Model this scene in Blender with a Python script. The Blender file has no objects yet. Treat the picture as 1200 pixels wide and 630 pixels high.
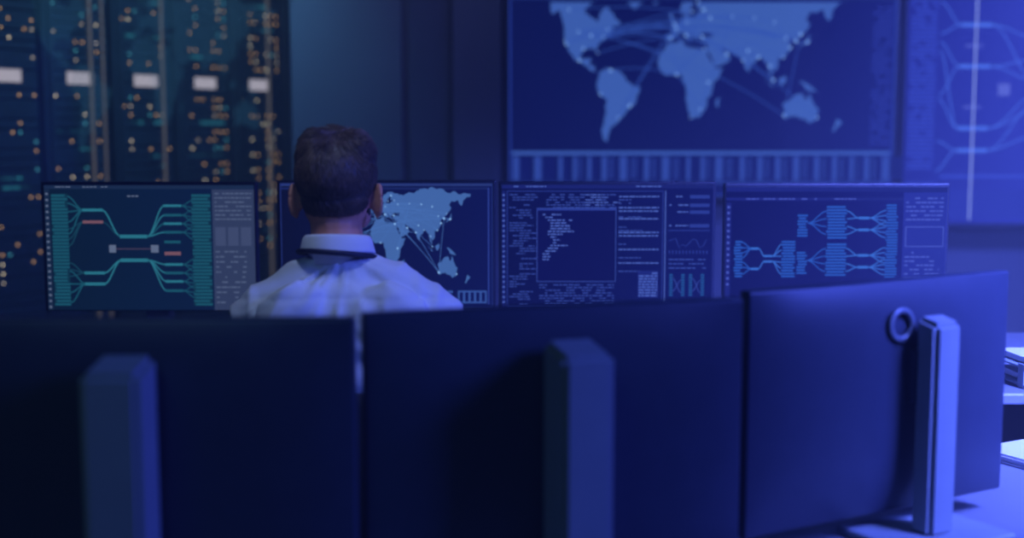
import bpy, bmesh, math, random
from mathutils import Vector, Matrix, Euler, noise
from mathutils.geometry import tessellate_polygon
random.seed(7)
scene = bpy.context.scene
scene.view_settings.view_transform = 'Standard'
COL = scene.collection
H = 1.40

def lin(c):
    r = []
    for v in c:
        v = v/255.0
        r.append(v/12.92 if v <= 0.04045 else ((v+0.055)/1.055)**2.4)
    return (r[0], r[1], r[2], 1.0)

# ---------------------------------------------------------------- materials
def pbr(name, rgb, rough=0.5, metal=0.0, noise=0.0, nscale=20.0, bump=0.0, bscale=60.0, spec=0.5, stretch=None):
    m = bpy.data.materials.new(name); m.use_nodes = True
    nt = m.node_tree; b = nt.nodes['Principled BSDF']
    c = lin(rgb)
    b.inputs['Base Color'].default_value = c
    b.inputs['Roughness'].default_value = rough
    b.inputs['Metallic'].default_value = metal
    b.inputs['Specular IOR Level'].default_value = spec
    tc = nt.nodes.new('ShaderNodeTexCoord')
    mp = nt.nodes.new('ShaderNodeMapping')
    nt.links.new(tc.outputs['Object'], mp.inputs['Vector'])
    if stretch: mp.inputs['Scale'].default_value = stretch
    if noise > 0:
        n = nt.nodes.new('ShaderNodeTexNoise'); n.inputs['Scale'].default_value = nscale
        n.inputs['Detail'].default_value = 4
        nt.links.new(mp.outputs[0], n.inputs['Vector'])
        cr = nt.nodes.new('ShaderNodeValToRGB')
        cr.color_ramp.elements[0].position = 0.3; cr.color_ramp.elements[1].position = 0.7
        cr.color_ramp.elements[0].color = (c[0]*(1-noise), c[1]*(1-noise), c[2]*(1-noise), 1)
        cr.color_ramp.elements[1].color = (min(1, c[0]*(1+noise)), min(1, c[1]*(1+noise)), min(1, c[2]*(1+noise)), 1)
        nt.links.new(n.outputs['Fac'], cr.inputs['Fac'])
        nt.links.new(cr.outputs['Color'], b.inputs['Base Color'])
    if bump > 0:
        n2 = nt.nodes.new('ShaderNodeTexNoise'); n2.inputs['Scale'].default_value = bscale
        n2.inputs['Detail'].default_value = 3
        nt.links.new(mp.outputs[0], n2.inputs['Vector'])
        bp = nt.nodes.new('ShaderNodeBump'); bp.inputs['Strength'].default_value = bump
        bp.inputs['Distance'].default_value = 0.01
        nt.links.new(n2.outputs['Fac'], bp.inputs['Height'])
        nt.links.new(bp.outputs['Normal'], b.inputs['Normal'])
    return m

_em = {}
def emi(rgb, strength=1.0, alpha=1.0):
    k = (tuple(rgb), strength, alpha)
    if k in _em: return _em[k]
    m = bpy.data.materials.new('emissive_rgb_%d_%d_%d' % tuple(rgb)); m.use_nodes = True
    nt = m.node_tree; nt.nodes.clear()
    o = nt.nodes.new('ShaderNodeOutputMaterial')
    e = nt.nodes.new('ShaderNodeEmission'); e.inputs['Color'].default_value = lin(rgb)
    e.inputs['Strength'].default_value = strength
    if alpha < 1:
        t = nt.nodes.new('ShaderNodeBsdfTransparent'); mx = nt.nodes.new('ShaderNodeMixShader')
        mx.inputs[0].default_value = alpha
        nt.links.new(t.outputs[0], mx.inputs[1]); nt.links.new(e.outputs[0], mx.inputs[2])
        nt.links.new(mx.outputs[0], o.inputs[0])
    else:
        nt.links.new(e.outputs[0], o.inputs[0])
    _em[k] = m
    return m

def emi_grad(name, stops, x0, x1):
    """self-lit display background, blue tint of the scene put into its colour across the width"""
    m = bpy.data.materials.new(name); m.use_nodes = True
    nt = m.node_tree; nt.nodes.clear()
    o = nt.nodes.new('ShaderNodeOutputMaterial')
    e = nt.nodes.new('ShaderNodeEmission')
    tc = nt.nodes.new('ShaderNodeTexCoord'); sx = nt.nodes.new('ShaderNodeSeparateXYZ')
    mr = nt.nodes.new('ShaderNodeMapRange'); mr.inputs['From Min'].default_value = x0; mr.inputs['From Max'].default_value = x1
    cr = nt.nodes.new('ShaderNodeValToRGB')
    cr.color_ramp.elements[0].color = lin(stops[0]); cr.color_ramp.elements[1].color = lin(stops[-1])
    for i, s in enumerate(stops[1:-1]):
        el = cr.color_ramp.elements.new((i+1)/(len(stops)-1)); el.color = lin(s)
    nt.links.new(tc.outputs['Object'], sx.inputs[0]); nt.links.new(sx.outputs[0], mr.inputs['Value'])
    nt.links.new(mr.outputs[0], cr.inputs['Fac']); nt.links.new(cr.outputs['Color'], e.inputs['Color'])
    nt.links.new(e.outputs[0], o.inputs[0])
    return m

# ---------------------------------------------------------------- mesh helpers
def obj_from_bm(name, bm, mats, parent=None, smooth=False, loc=(0,0,0), rot=(0,0,0)):
    me = bpy.data.meshes.new(name); bm.to_mesh(me); bm.free()
    if not isinstance(mats, (list, tuple)): mats = [mats]
    for m in mats: me.materials.append(m)
    if smooth:
        for p in me.polygons: p.use_smooth = True
    ob = bpy.data.objects.new(name, me); COL.objects.link(ob)
    ob.location = loc; ob.rotation_euler = rot
    if parent: ob.parent = parent
    return ob

def empty(name, loc=(0,0,0), rz=0.0, rx=0.0):
    e = bpy.data.objects.new(name, None); COL.objects.link(e)
    e.location = loc; e.rotation_euler = (rx, 0, rz); e.empty_display_size = 0.1
    return e

def bm_box(bm, c, s, bevel=0.0, seg=2, mi=0, taper=None):
    tgt = bm
    if bevel > 0: tgt = bmesh.new()
    vs = []
    for z in (-.5, .5):
        for x, y in ((-.5,-.5), (.5,-.5), (.5,.5), (-.5,.5)):
            k = taper if (taper and z > 0) else (1, 1)
            vs.append(tgt.verts.new((c[0]+x*s[0]*k[0], c[1]+y*s[1]*k[1], c[2]+z*s[2])))
    for q in ((3,2,1,0), (4,5,6,7), (0,1,5,4), (1,2,6,5), (2,3,7,6), (3,0,4,7)):
        f = tgt.faces.new([vs[i] for i in q]); f.material_index = mi
    if bevel > 0:
        bmesh.ops.bevel(tgt, geom=tgt.edges[:], offset=bevel, segments=seg, affect='EDGES', profile=0.5)
        for f in tgt.faces: f.material_index = mi
        tm = bpy.data.meshes.new('tmp'); tgt.to_mesh(tm); tgt.free()
        bm.from_mesh(tm); bpy.data.meshes.remove(tm)

def box(name, c, s, mat, parent=None, bevel=0.0, seg=2, smooth=False, taper=None):
    bm = bmesh.new(); bm_box(bm, c, s, bevel, seg, 0, taper)
    return obj_from_bm(name, bm, mat, parent, smooth)

def bm_cyl(bm, p1, p2, r1, r2=None, seg=20, mi=0):
    if r2 is None: r2 = r1
    p1 = Vector(p1); p2 = Vector(p2); d = p2-p1
    r = bmesh.ops.create_cone(bm, cap_ends=True, segments=seg, radius1=r1, radius2=r2, depth=d.length)
    q = Vector((0,0,1)).rotation_difference(d.normalized()).to_matrix().to_4x4()
    mm = Matrix.Translation((p1+p2)/2) @ q
    for v in r['verts']:
        v.co = mm @ v.co
    for v in r['verts']:
        for f in v.link_faces: f.material_index = mi

_sph = {}
def sph(u, v):
    if (u, v) in _sph: return _sph[(u, v)]
    V = [(0, 0, 1)]
    for j in range(1, v):
        th = math.pi*j/v
        for i in range(u):
            ph = 2*math.pi*i/u
            V.append((math.sin(th)*math.cos(ph), math.sin(th)*math.sin(ph), math.cos(th)))
    V.append((0, 0, -1)); F = []
    for i in range(u):
        k = (i+1) % u
        F.append((0, 1+i, 1+k))
        for j in range(v-2):
            a_ = 1+j*u; b_ = a_+u
            F.append((a_+i, b_+i, b_+k, a_+k))
        a_ = 1+(v-2)*u
        F.append((a_+i, len(V)-1, a_+k))
    _sph[(u, v)] = (V, F)
    return _sph[(u, v)]

def bm_ell(bm, c, r, rot=(0,0,0), u=24, v=14):
    V, F = sph(u, v)
    M = Matrix.Translation(c) @ Euler(rot).to_matrix().to_4x4()
    vs = [bm.verts.new(M @ Vector((x*r[0], y*r[1], z*r[2]))) for x, y, z in V]
    for f in F: bm.faces.new([vs[i] for i in f])

def bm_limb(bm, chain, step=0.4, u=14, v=9):
    """chain of (point, radius) ; overlapping spheres later fused by the voxel remesh"""
    for (p, r), (q, s) in zip(chain[:-1], chain[1:]):
        p = Vector(p); q = Vector(q); L = (q-p).length
        n = max(2, int(L/(min(r, s)*step)))
        for i in range(n+1):
            t = i/n; rad = r+(s-r)*t
            bm_ell(bm, p.lerp(q, t), (rad,)*3, u=u, v=v)

def organic(name, bm, mats, voxel, smooth_it=6, parent=None, factor=0.5):
    ob = obj_from_bm(name, bm, mats, parent, smooth=True)
    m = ob.modifiers.new('fuse', 'REMESH'); m.mode = 'VOXEL'; m.voxel_size = voxel; m.use_smooth_shade = True
    s = ob.modifiers.new('soften', 'SMOOTH'); s.factor = factor; s.iterations = smooth_it
    return ob

def freeze(ob):
    dg = bpy.context.evaluated_depsgraph_get(); dg.update()
    me = bpy.data.meshes.new_from_object(ob.evaluated_get(dg))
    ob.modifiers.clear(); ob.data = me
    for p in me.polygons: p.use_smooth = True
    return me

def curve_tube(name, pts, rad, mat, parent=None):
    cu = bpy.data.curves.new(name, 'CURVE'); cu.dimensions = '3D'; cu.bevel_depth = rad; cu.bevel_resolution = 3
    sp = cu.splines.new('BEZIER'); sp.bezier_points.add(len(pts)-1)
    for b, p in zip(sp.bezier_points, pts):
        b.co = p; b.handle_left_type = b.handle_right_type = 'AUTO'
    cu.materials.append(mat)
    ob = bpy.data.objects.new(name, cu); COL.objects.link(ob)
    if parent: ob.parent = parent
    return ob

# ---------------------------------------------------------------- flat display artwork
class Art:
    """2-D graphics drawn in the display's own design units and laid on its surface"""
    def __init__(s, cx, cy, sc):
        s.cx, s.cy, s.sc = cx, cy, sc
        s.bm = bmesh.new(); s.mats = []; s.clip = None
    def mi(s, m):
        if m not in s.mats: s.mats.append(m)
        return s.mats.index(m)
    def P(s, x, y, layer):
        if s.clip:
            x = min(max(x, s.clip[0]), s.clip[2]); y = min(max(y, s.clip[1]), s.clip[3])
        return Vector(((x-s.cx)*s.sc, -0.0004*layer, (s.cy-y)*s.sc))
    def rect(s, x0, y0, x1, y1, m, layer=1):
        vs = [s.bm.verts.new(s.P(*p, layer)) for p in ((x0,y1),(x1,y1),(x1,y0),(x0,y0))]
        f = s.bm.faces.new(vs); f.material_index = s.mi(m)
    def poly(s, pts, m, layer=1):
        v3 = [Vector((p[0], p[1], 0)) for p in pts]
        tris = tessellate_polygon([v3])
        vs = [s.bm.verts.new(s.P(p[0], p[1], layer)) for p in pts]
        k = s.mi(m)
        for t in tris:
            try:
                f = s.bm.faces.new([vs[i] for i in t]); f.material_index = k
            except Exception: pass
    def line(s, pts, w, m, layer=2):
        k = s.mi(m)
        L = []; R = []
        for i, p in enumerate(pts):
            a = pts[max(0, i-1)]; b = pts[min(len(pts)-1, i+1)]
            d = Vector((b[0]-a[0], b[1]-a[1]))
            if d.length == 0: d = Vector((1,0))
            d.normalize(); n = Vector((-d.y, d.x))*w/2
            L.append(s.bm.verts.new(s.P(p[0]+n.x, p[1]+n.y, layer)))
            R.append(s.bm.verts.new(s.P(p[0]-n.x, p[1]-n.y, layer)))
        for i in range(len(pts)-1):
            f = s.bm.faces.new((L[i], L[i+1], R[i+1], R[i])); f.material_index = k
    def scurve(s, a, b, w, m, layer=2, n=10):
        s.line([(a[0]+(b[0]-a[0])*i/n, a[1]+(b[1]-a[1])*(0.5-0.5*math.cos(math.pi*i/n))) for i in range(n+1)], w, m, layer)
    def arc(s, a, b, h, w, m, layer=3, n=12):
        s.line([(a[0]+(b[0]-a[0])*i/n, a[1]+(b[1]-a[1])*i/n - h*4*(i/n)*(1-i/n)) for i in range(n+1)], w, m, layer)
    def disc(s, x, y, r, m, layer=4, n=10):
        s.poly([(x+r*math.cos(2*math.pi*i/n), y+r*math.sin(2*math.pi*i/n)) for i in range(n)], m, layer)
    def text(s, x0, x1, y, h, m, layer=2, fill=0.8):
        x = x0
        while x < x1:
            w = random.uniform(2, 7)
            if random.random() < fill: s.rect(x, y, min(x+w, x1), y+h, m, layer)
            x += w+1.1
    def frame(s, x0, y0, x1, y1, w, m, layer=2):
        s.rect(x0, y0, x1, y0+w, m, layer); s.rect(x0, y1-w, x1, y1, m, layer)
        s.rect(x0, y0, x0+w, y1, m, layer); s.rect(x1-w, y0, x1, y1, m, layer)
    def done(s, name, parent, y):
        ob = obj_from_bm(name, s.bm, s.mats, parent, loc=(0, y, 0))
        return ob

CONT = [
 [(-166,66),(-156,71),(-128,70),(-110,68),(-95,69),(-82,68),(-84,64),(-94,61),(-93,58),(-85,55),(-80,52),(-78,58),(-72,62),(-64,58),(-56,52),(-65,48),(-60,46),(-70,43),(-75,38),(-81,31),(-80,25),(-84,30),(-94,29),(-97,25),(-97,20),(-90,21),(-87,21),(-89,16),(-83,14),(-83,10),(-78,8),(-84,9),(-92,14),(-104,19),(-110,27),(-114,31),(-118,34),(-124,40),(-124,48),(-132,55),(-145,60),(-158,57),(-165,60)],
 [(-70,77),(-55,82),(-25,82),(-20,75),(-25,70),(-42,60),(-50,64),(-55,70)],
 [(-80,74),(-68,70),(-62,66),(-75,65),(-88,72)],
 [(-78,8),(-72,12),(-62,10),(-52,5),(-50,0),(-35,-6),(-39,-15),(-41,-22),(-48,-27),(-54,-34),(-58,-38),(-65,-42),(-68,-50),(-69,-55),(-74,-52),(-73,-40),(-71,-30),(-70,-18),(-76,-14),(-81,-5),(-80,1)],
 [(-17,15),(-16,22),(-10,30),(-6,36),(10,37),(11,33),(20,31),(32,31),(35,27),(38,19),(43,12),(51,12),(48,5),(41,-2),(40,-12),(35,-20),(33,-27),(27,-34),(19,-35),(15,-27),(12,-17),(13,-8),(9,0),(9,4),(4,6),(-8,5),(-14,9)],
 [(-9,37),(-9,43),(-2,44),(-4,48),(2,51),(8,54),(8,57),(11,56),(20,55),(28,60),(22,60),(24,65),(17,61),(13,56),(6,58),(6,62),(14,68),(25,71),(40,67),(44,67),(55,69),(68,69),(73,72),(88,75),(104,77),(113,74),(130,71),(150,71),(170,69),(180,68),(178,64),(165,60),(162,53),(156,57),(155,60),(142,59),(137,54),(141,50),(135,44),(128,40),(129,35),(126,35),(122,40),(118,38),(122,37),(120,33),(121,28),(115,22),(108,21),(109,13),(105,9),(100,13),(103,2),(99,8),(97,17),(91,22),(87,21),(80,15),(78,8),(73,17),(70,22),(61,25),(56,27),(50,30),(57,24),(59,21),(52,16),(44,13),(39,21),(35,28),(35,35),(27,37),(27,40),(40,41),(40,44),(33,45),(28,43),(23,38),(19,42),(13,46),(18,40),(16,38),(10,44),(3,43),(-1,38)],
 [(-5,50),(1,51),(0,53),(-3,59),(-6,56),(-3,54)], [(130,32),(136,34),(141,36),(142,44),(139,38)],
 [(44,-17),(50,-14),(47,-25),(44,-23)], [(95,5),(105,-5),(102,-5)], [(109,1),(117,6),(118,1),(114,-4)],
 [(131,-1),(141,-3),(150,-10),(138,-8)],
 [(114,-22),(122,-18),(130,-12),(136,-12),(137,-17),(141,-16),(142,-11),(146,-19),(153,-26),(150,-37),(143,-39),(136,-35),(129,-32),(116,-35)],
 [(173,-35),(178,-38),(170,-46),(167,-45)], [(-24,65),(-14,66),(-19,63)]]
def rough_coast(c, it=2):
    rr = random.Random(int(abs(c[0][0]*10)))
    for k in range(it):
        out = []
        for i in range(len(c)):
            a_ = Vector(c[i]); b_ = Vector(c[(i+1) % len(c)])
            out.append((a_.x, a_.y))
            d_ = b_-a_
            m_ = (a_+b_)/2 + Vector((-d_.y, d_.x))*rr.uniform(-0.16, 0.16)
            out.append((m_.x, m_.y))
        c = out
    return c
CONT = [rough_coast(c) for c in CONT]
CITIES = [(-122,37),(-118,34),(-100,45),(-95,30),(-87,42),(-74,41),(-80,26),(-99,19),(-70,47),(-58,-34),(-46,-23),(-77,-12),(-66,10),
          (0,51),(2,48),(13,52),(37,55),(30,60),(-4,40),(12,42),(29,41),(31,30),(3,6),(36,-1),(28,-26),(18,-34),(55,25),(72,19),(77,28),(88,22),
          (100,14),(104,1),(114,22),(121,31),(116,40),(127,37),(139,36),(60,56),(83,55),(104,52),(132,43),(151,-34),(116,-32),(18,59),(24,66),(-110,60)]

def draw_map(a, fx, fy, land, glow, link, lw, node_r, seed=1, maxlink=26):
    for c in CONT:
        a.poly([(fx(lo), fy(la)) for lo, la in c], land, 2)
    rnd = random.Random(seed)
    for lo, la in CITIES:
        a.disc(fx(lo), fy(la), node_r*rnd.uniform(0.6, 1.2), glow, 5)
    hubs = rnd.sample(CITIES, 5)+[(-74,41),(0,51),(116,-32)]
    for i in range(maxlink):
        p = rnd.choice(hubs); q = rnd.choice(CITIES)
        P = (fx(p[0]), fy(p[1])); Q = (fx(q[0]), fy(q[1]))
        if abs(P[0]-Q[0]) < 1: continue
        a.arc(P, Q, abs(Q[0]-P[0])*0.06, lw, link, 4)

# ---------------------------------------------------------------- common materials
M_black   = pbr('black_monitor_plastic', (34,38,52), 0.42, noise=0.08, nscale=40)
M_shell   = pbr('dark_satin_shell', (54,60,76), 0.36, noise=0.05, nscale=30)
M_silver  = pbr('satin_grey_stand', (134,144,150), 0.6, 0.0, noise=0.03, nscale=20)
M_ring    = pbr('satin_ring_trim', (110,118,128), 0.45, 0.2, noise=0.03, nscale=20)
M_desk    = pbr('grey_laminate_desk', (120,124,132), 0.4, noise=0.05, nscale=8)
M_deskleg = pbr('powder_coated_steel', (60,62,70), 0.5, 0.4, noise=0.05)
M_wall    = pbr('grey_painted_wall', (92,98,112), 0.8, noise=0.06, nscale=3, bump=0.05, bscale=150)
M_wall2   = pbr('wall_panel_fabric', (76,82,98), 0.8, noise=0.1, nscale=5, bump=0.1, bscale=300)
M_floor   = pbr('carpet_tile', (34,36,46), 0.95, noise=0.25, nscale=120, bump=0.3, bscale=500)
M_ceil    = pbr('ceiling_tile', (50,52,60), 0.9, noise=0.1, nscale=200, bump=0.1, bscale=300)
M_rack    = pbr('rack_steel', (46,62,72), 0.5, 0.2, noise=0.1)
M_rack2   = pbr('server_faceplate', (44,62,74), 0.5, 0.1, noise=0.15)
M_shirt   = pbr('white_cotton_shirt', (212,216,226), 0.85, noise=0.03, nscale=14, bump=0.15, bscale=25, stretch=(1.0,1.0,1.6))
M_skin    = pbr('skin', (206,140,118), 0.5, noise=0.1, nscale=25, bump=0.05, bscale=200)
M_hair    = pbr('brown_hair', (50,41,40), 0.5, noise=0.3, nscale=60)
M_hair2   = pbr('brown_hair_strands', (96,78,72), 0.42, noise=0.35, nscale=30)
M_trouser = pbr('dark_trousers', (30,32,44), 0.85, noise=0.1, bump=0.3, bscale=12)
M_shoe    = pbr('black_leather', (18,17,18), 0.35, noise=0.1)
M_lanyard = pbr('navy_lanyard', (12,16,52), 0.6, noise=0.1)
M_mesh    = pbr('chair_fabric', (26,28,36), 0.9, noise=0.2, nscale=200, bump=0.2, bscale=300)
M_paper   = pbr('paper', (205,206,210), 0.8, noise=0.03)
M_cable   = pbr('black_cable', (14,14,18), 0.5, noise=0.05)

# ---------------------------------------------------------------- room
box('floor', (0, 3.55, -0.05), (6.6, 10.3, 0.1), M_floor)
box('ceiling', (0, 3.55, 2.85), (6.6, 10.3, 0.1), M_ceil)
box('wall_left', (-3.25, 3.55, 1.4), (0.1, 10.3, 2.8), M_wall)
box('wall_right', (3.25, 3.55, 1.4), (0.1, 10.3, 2.8), M_wall)
box('wall_front', (0, -1.55, 1.4), (6.4, 0.1, 2.8), M_wall)
box('wall_rear', (-2.1, 8.65, 1.4), (2.2, 0.1, 2.8), M_wall)
bm = bmesh.new()
bm_box(bm, (1.08, 6.30, 1.4), (4.24, 0.16, 2.8))
obj_from_bm('wall_back', bm, M_wall)
box('wall_return', (-0.97, 7.49, 1.4), (0.14, 2.2, 2.8), M_wall)
bm = bmesh.new()
bm_box(bm, (-0.79, 6.19, 1.4), (0.53, 0.05, 2.78), 0.006)
bm_box(bm, (-0.395, 6.20, 1.4), (0.20, 0.03, 2.78), 0.006, mi=1)
bm_box(bm, (-0.165, 6.16, 1.4), (0.23, 0.11, 2.78), 0.006)
obj_from_bm('wall_panels', bm, [M_wall, M_wall2])
box('baseboard_back', (1.1, 6.205, 0.05), (3.9, 0.03, 0.1), M_deskleg)

# ---------------------------------------------------------------- video wall (map)
S = 0.00403
vw = empty('wall_display', (0.894, 6.12, 1.56))   # design centre 822,110
bm = bmesh.new()
bm_box(bm, (0, 0.04, -0.005), (1.88, 0.09, 0.99), 0.006)
obj_from_bm('housing', bm, M_black, vw)
bgm = emi_grad('map_screen_background', [(9,19,78),(10,20,86),(12,21,94),(16,26,110)], -0.92, 0.92)
a = Art(822, 110, S)
a.rect(598, -8, 1048, 228, bgm, 0)
e_frame = emi((40,66,170)); land = emi((62,98,180)); glow = emi((124,168,234), 1.2)
link = emi((50,86,180)); barc = emi((46,72,160)); barm = emi((60,94,182)); dim = emi((14,25,98))
a.frame(597, -9, 1049, 229, 1.6, e_frame, 1)
a.rect(600, -6, 1046, 0, emi((36,60,160)), 1)
fx = lambda lo: 790+1.12*(lo if lo > -110 else -110+(lo+110)*0.35)
fy = lambda la: max(4, 95-1.25*la - (0.018*(la-40)**2 if la > 40 else 0) + (0.10*(-35-la) if la < -35 else 0))
draw_map(a, fx, fy, land, glow, link, 0.8, 1.6, 3, 44)
a.rect(600, 177, 1046, 181, barm, 2)
x = 601
while x < 1040:
    w = random.choice([14, 18, 22, 26])
    a.rect(x, 183, x+w*0.35, 211, barc, 2)
    a.rect(x+w*0.35, 183, x+w, 211, dim, 2)
    if random.random() < 0.6:
        for yy in range(186, 210, 4): a.rect(x+w*0.5, yy, x+w*0.8, yy+1.5, barc, 3)
    x += w+3
a.rect(600, 213, 1046, 215, barc, 2)
for yy in range(10, 172, 6):
    a.text(1022, 1044, yy, 2.2, emi((44,62,168)), 3, 0.75)
a.done('map_graphics', vw, -0.008)

# second wall display (network diagram)
vw2 = empty('wall_display', (2.42, 6.12, 1.54))    # design centre 1200,115
bm = bmesh.new(); bm_box(bm, (0, 0.04, 0), (1.14, 0.09, 1.22), 0.006)
obj_from_bm('housing', bm, M_shell, vw2)
a = Art(1200, 115, S)
a.rect(1062, -32, 1338, 262, emi_grad('diagram_background', [(28,38,140),(36,48,164),(32,42,150)], -0.55, 0.55), 0)
c1 = emi((52,74,195)); c2 = emi((72,112,228)); c3 = emi((84,98,196))
for yy in range(-25, 200, 5):
    a.text(1066, 1096, yy, 2.6, c1, 2, 0.9)
a.rect(1064, 214, 1100, 236, c1, 2)
for x0 in (1106, 1225):
    for ya in (30, 78, 150, 176):
        a.rect(x0+18, ya-2.2, x0+54, ya+2.2, c2, 3)
    for ya, ys in ((30, (4, 40)), (78, (50, 112)), (150, (116, 60)), (176, (200, 165))):
        for y2 in ys:
            a.scurve((x0+18, ya), (x0-6, y2), 1.2, c2, 2)
    for ya, ys in ((30, (46, 96)), (78, (95, 70)), (150, (130, 112)), (176, (160, 122))):
        for y2 in ys:
            a.scurve((x0+54, ya), (x0+108, y2), 1.2, c2, 2)
    a.rect(x0+64, 98, x0+78, 112, c3, 3)
    a.rect(x0+24, 53, x0+44, 55.5, c3, 3)
    a.rect(x0+24, 124, x0+44, 126.5, c3, 3)
a.rect(1141, -30, 1142.8, 258, emi((150,170,240)), 4)
a.rect(1105, 205, 1330, 208, c1, 2); a.rect(1105, 222, 1330, 256, emi((34,48,158)), 1)
a.done('diagram_graphics', vw2, -0.008)

# ---------------------------------------------------------------- second row desk + monitors
desk = empty('console_desk', (0.0, 3.58, 0.0))
bm = bmesh.new(); bm_box(bm, (0.0, 0, 0.735), (3.3, 0.95, 0.03), 0.006)
obj_from_bm('desktop', bm, M_desk, desk)
bm = bmesh.new()
for x in (-1.55, 0.55, 1.55):
    bm_box(bm, (x, 0, 0.36), (0.05, 0.8, 0.72), 0.005)
bm_box(bm, (0, 0.38, 0.45), (3.1, 0.02, 0.4))
obj_from_bm('legs', bm, M_deskleg, desk)

def front_monitor(w, x, y, z, h, rz=0.0, zbase=0.752):
    p = empty('computer_monitor', (x, y, z), rz)
    bm = bmesh.new()
    bm_box(bm, (0, 0.016, 0), (w, 0.03, h), 0.004)
    bm_box(bm, (0, 0.042, 0.0), (w*0.55, 0.03, h*0.6), 0.01)
    obj_from_bm('housing', bm, M_black, p)
    bm = bmesh.new()
    hz = zbase - z
    bm_box(bm, (0, 0.085, hz/2), (0.07, 0.05, abs(hz)-0.004), 0.006)
    bm_box(bm, (0, 0.06, hz+0.008), (0.24, 0.2, 0.014), 0.005)
    obj_from_bm('stand', bm, M_silver, p)
    return p

S2 = 0.00244
ZC = 1.0615
m1 = front_monitor(0.615, -1.036, 3.65, ZC, 0.372)
a = Art(175, 291.5, S2)
bg = emi_grad('diagram_screen_teal', [(9,28,50),(10,30,60),(10,28,64)], -0.3, 0.3)
T1 = emi((24,84,104)); T2 = emi((40,114,134)); T3 = emi((20,64,84)); OR = emi((118,82,94)); GR = emi((92,106,134)); PAN = emi((48,60,92)); PT = emi((80,94,126))
a.rect(53, 219, 298, 366, bg, 0)
a.rect(53, 219, 298, 223.5, emi((24,42,72)), 1)
a.text(66, 130, 220.4, 1.2, GR, 2, 0.6)
a.rect(53, 224, 59, 366, emi((22,40,66)), 1)
for yy in range(228, 362, 7): a.rect(54.4, yy, 57.4, yy+2.4, GR, 2)
for x0, x1 in ((61, 80), (225, 247)):
    a.rect(x0, 229, x1, 361, emi((14,50,70)), 1)
    for k in range(33):
        yy = 230+k*4
        a.rect(x0+random.choice([0,0,2]), yy, x1-random.choice([0,0,0,3]), yy+2.4, T1, 2)
ln = 1.5
def fan(a, x0, ys, x1, y, w, m):
    for q in ys: a.scurve((x0, q), (x1, y), w, m, 2)
fan(a, 80, (232, 240, 250, 262, 276), 98, 248, ln, T1)
fan(a, 80, (270, 282, 290), 98, 262, ln, T3)
fan(a, 80, (310, 318, 326), 98, 322, ln, T3)
fan(a, 80, (320, 335, 345, 357), 98, 335, ln, T1)
for y, m in ((248, T2), (262, OR), (322, T2), (335, T2)): a.rect(97, y-1.7, 121, y+1.7, m, 3)
a.scurve((120, 248), (141, 279), 1.8, T2); a.scurve((120, 262), (141, 279), 1.2, T3)
a.scurve((120, 322), (141, 307), 1.8, T2); a.scurve((120, 335), (141, 307), 1.8, T2)
a.rect(140, 277, 172, 281, T2, 3); a.rect(140, 305, 172, 309, T2, 3)
a.rect(127, 289, 135, 298, GR, 3); a.rect(176, 289, 185, 298, GR, 3); a.rect(135, 293, 176, 294.2, emi((70,60,84)), 2)
for y, m in ((243, T2), (254, T1), (264, T2), (274, T1)):
    a.scurve((172, 279), (193, y), ln, T2 if y != 264 else T1); a.rect(192, y-1.5, 213, y+1.5, m, 3)
for y, m in ((312, T2), (322, T1), (332, T2), (343, T1)):
    a.scurve((172, 307), (193, y), ln, T2); a.rect(192, y-1.5, 213, y+1.5, m, 3)
a.rect(192, 297, 211, 301, OR, 3); a.rect(192, 284, 211, 287, T1, 3)
for y in (243, 254, 264, 274, 312, 322, 332, 343):
    for d in (-6, 2, 8): a.scurve((213, y), (226, y+d), 1.0, T1)
a.text(150, 163, 231, 1.5, GR, 2, .9)
a.rect(249, 224, 298, 366, PAN, 1)
for yy in range(228, 262, 5): a.text(252, 295, yy, 1.6, PT, 2, 0.8)
for k in range(3): a.rect(252+k*15, 268, 264+k*15, 290, emi((62,74,108)), 2)
for yy in range(296, 360, 6): a.text(252, 288, yy, 1.8, PT, 2, 0.6)
a.done('screen_graphics', m1, -0.0005)

# monitor 2 : world map
m2 = front_monitor(0.625, -0.358, 3.65, ZC+0.004, 0.374)
a = Art(453, 290, S2)
a.clip = (328, 216, 578, 366)
a.rect(329, 217, 577, 364, emi_grad('map_monitor_bg', [(8,14,48),(10,18,70),(13,22,84)], -0.3, 0.3), 0)
a.rect(329, 217, 577, 220, emi((40,58,120)), 1)
a.rect(329, 222, 571, 224, emi((26,40,100)), 1)
fx2 = lambda lo: 444+0.60*lo
fy2 = lambda la: 292-0.92*la
draw_map(a, fx2, fy2, emi((66,104,170)), emi((130,174,224), 1.2), emi((72,114,184)), 0.5, 1.1, 9, 60)
a.frame(329, 217, 577, 364, 1.0, emi((34,50,120)), 6)
a.rect(571.5, 222, 573, 360, emi((44,64,150)), 2)
a.rect(536, 343, 570, 358, emi((52,84,160)), 3)
for k in range(5): a.rect(538+k*6.5, 345, 542+k*6.5, 356, emi((14,24,88)), 4)
a.rect(340, 343, 530, 346, emi((52,84,160)), 3)
a.done('screen_graphics', m2, -0.0005)

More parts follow.
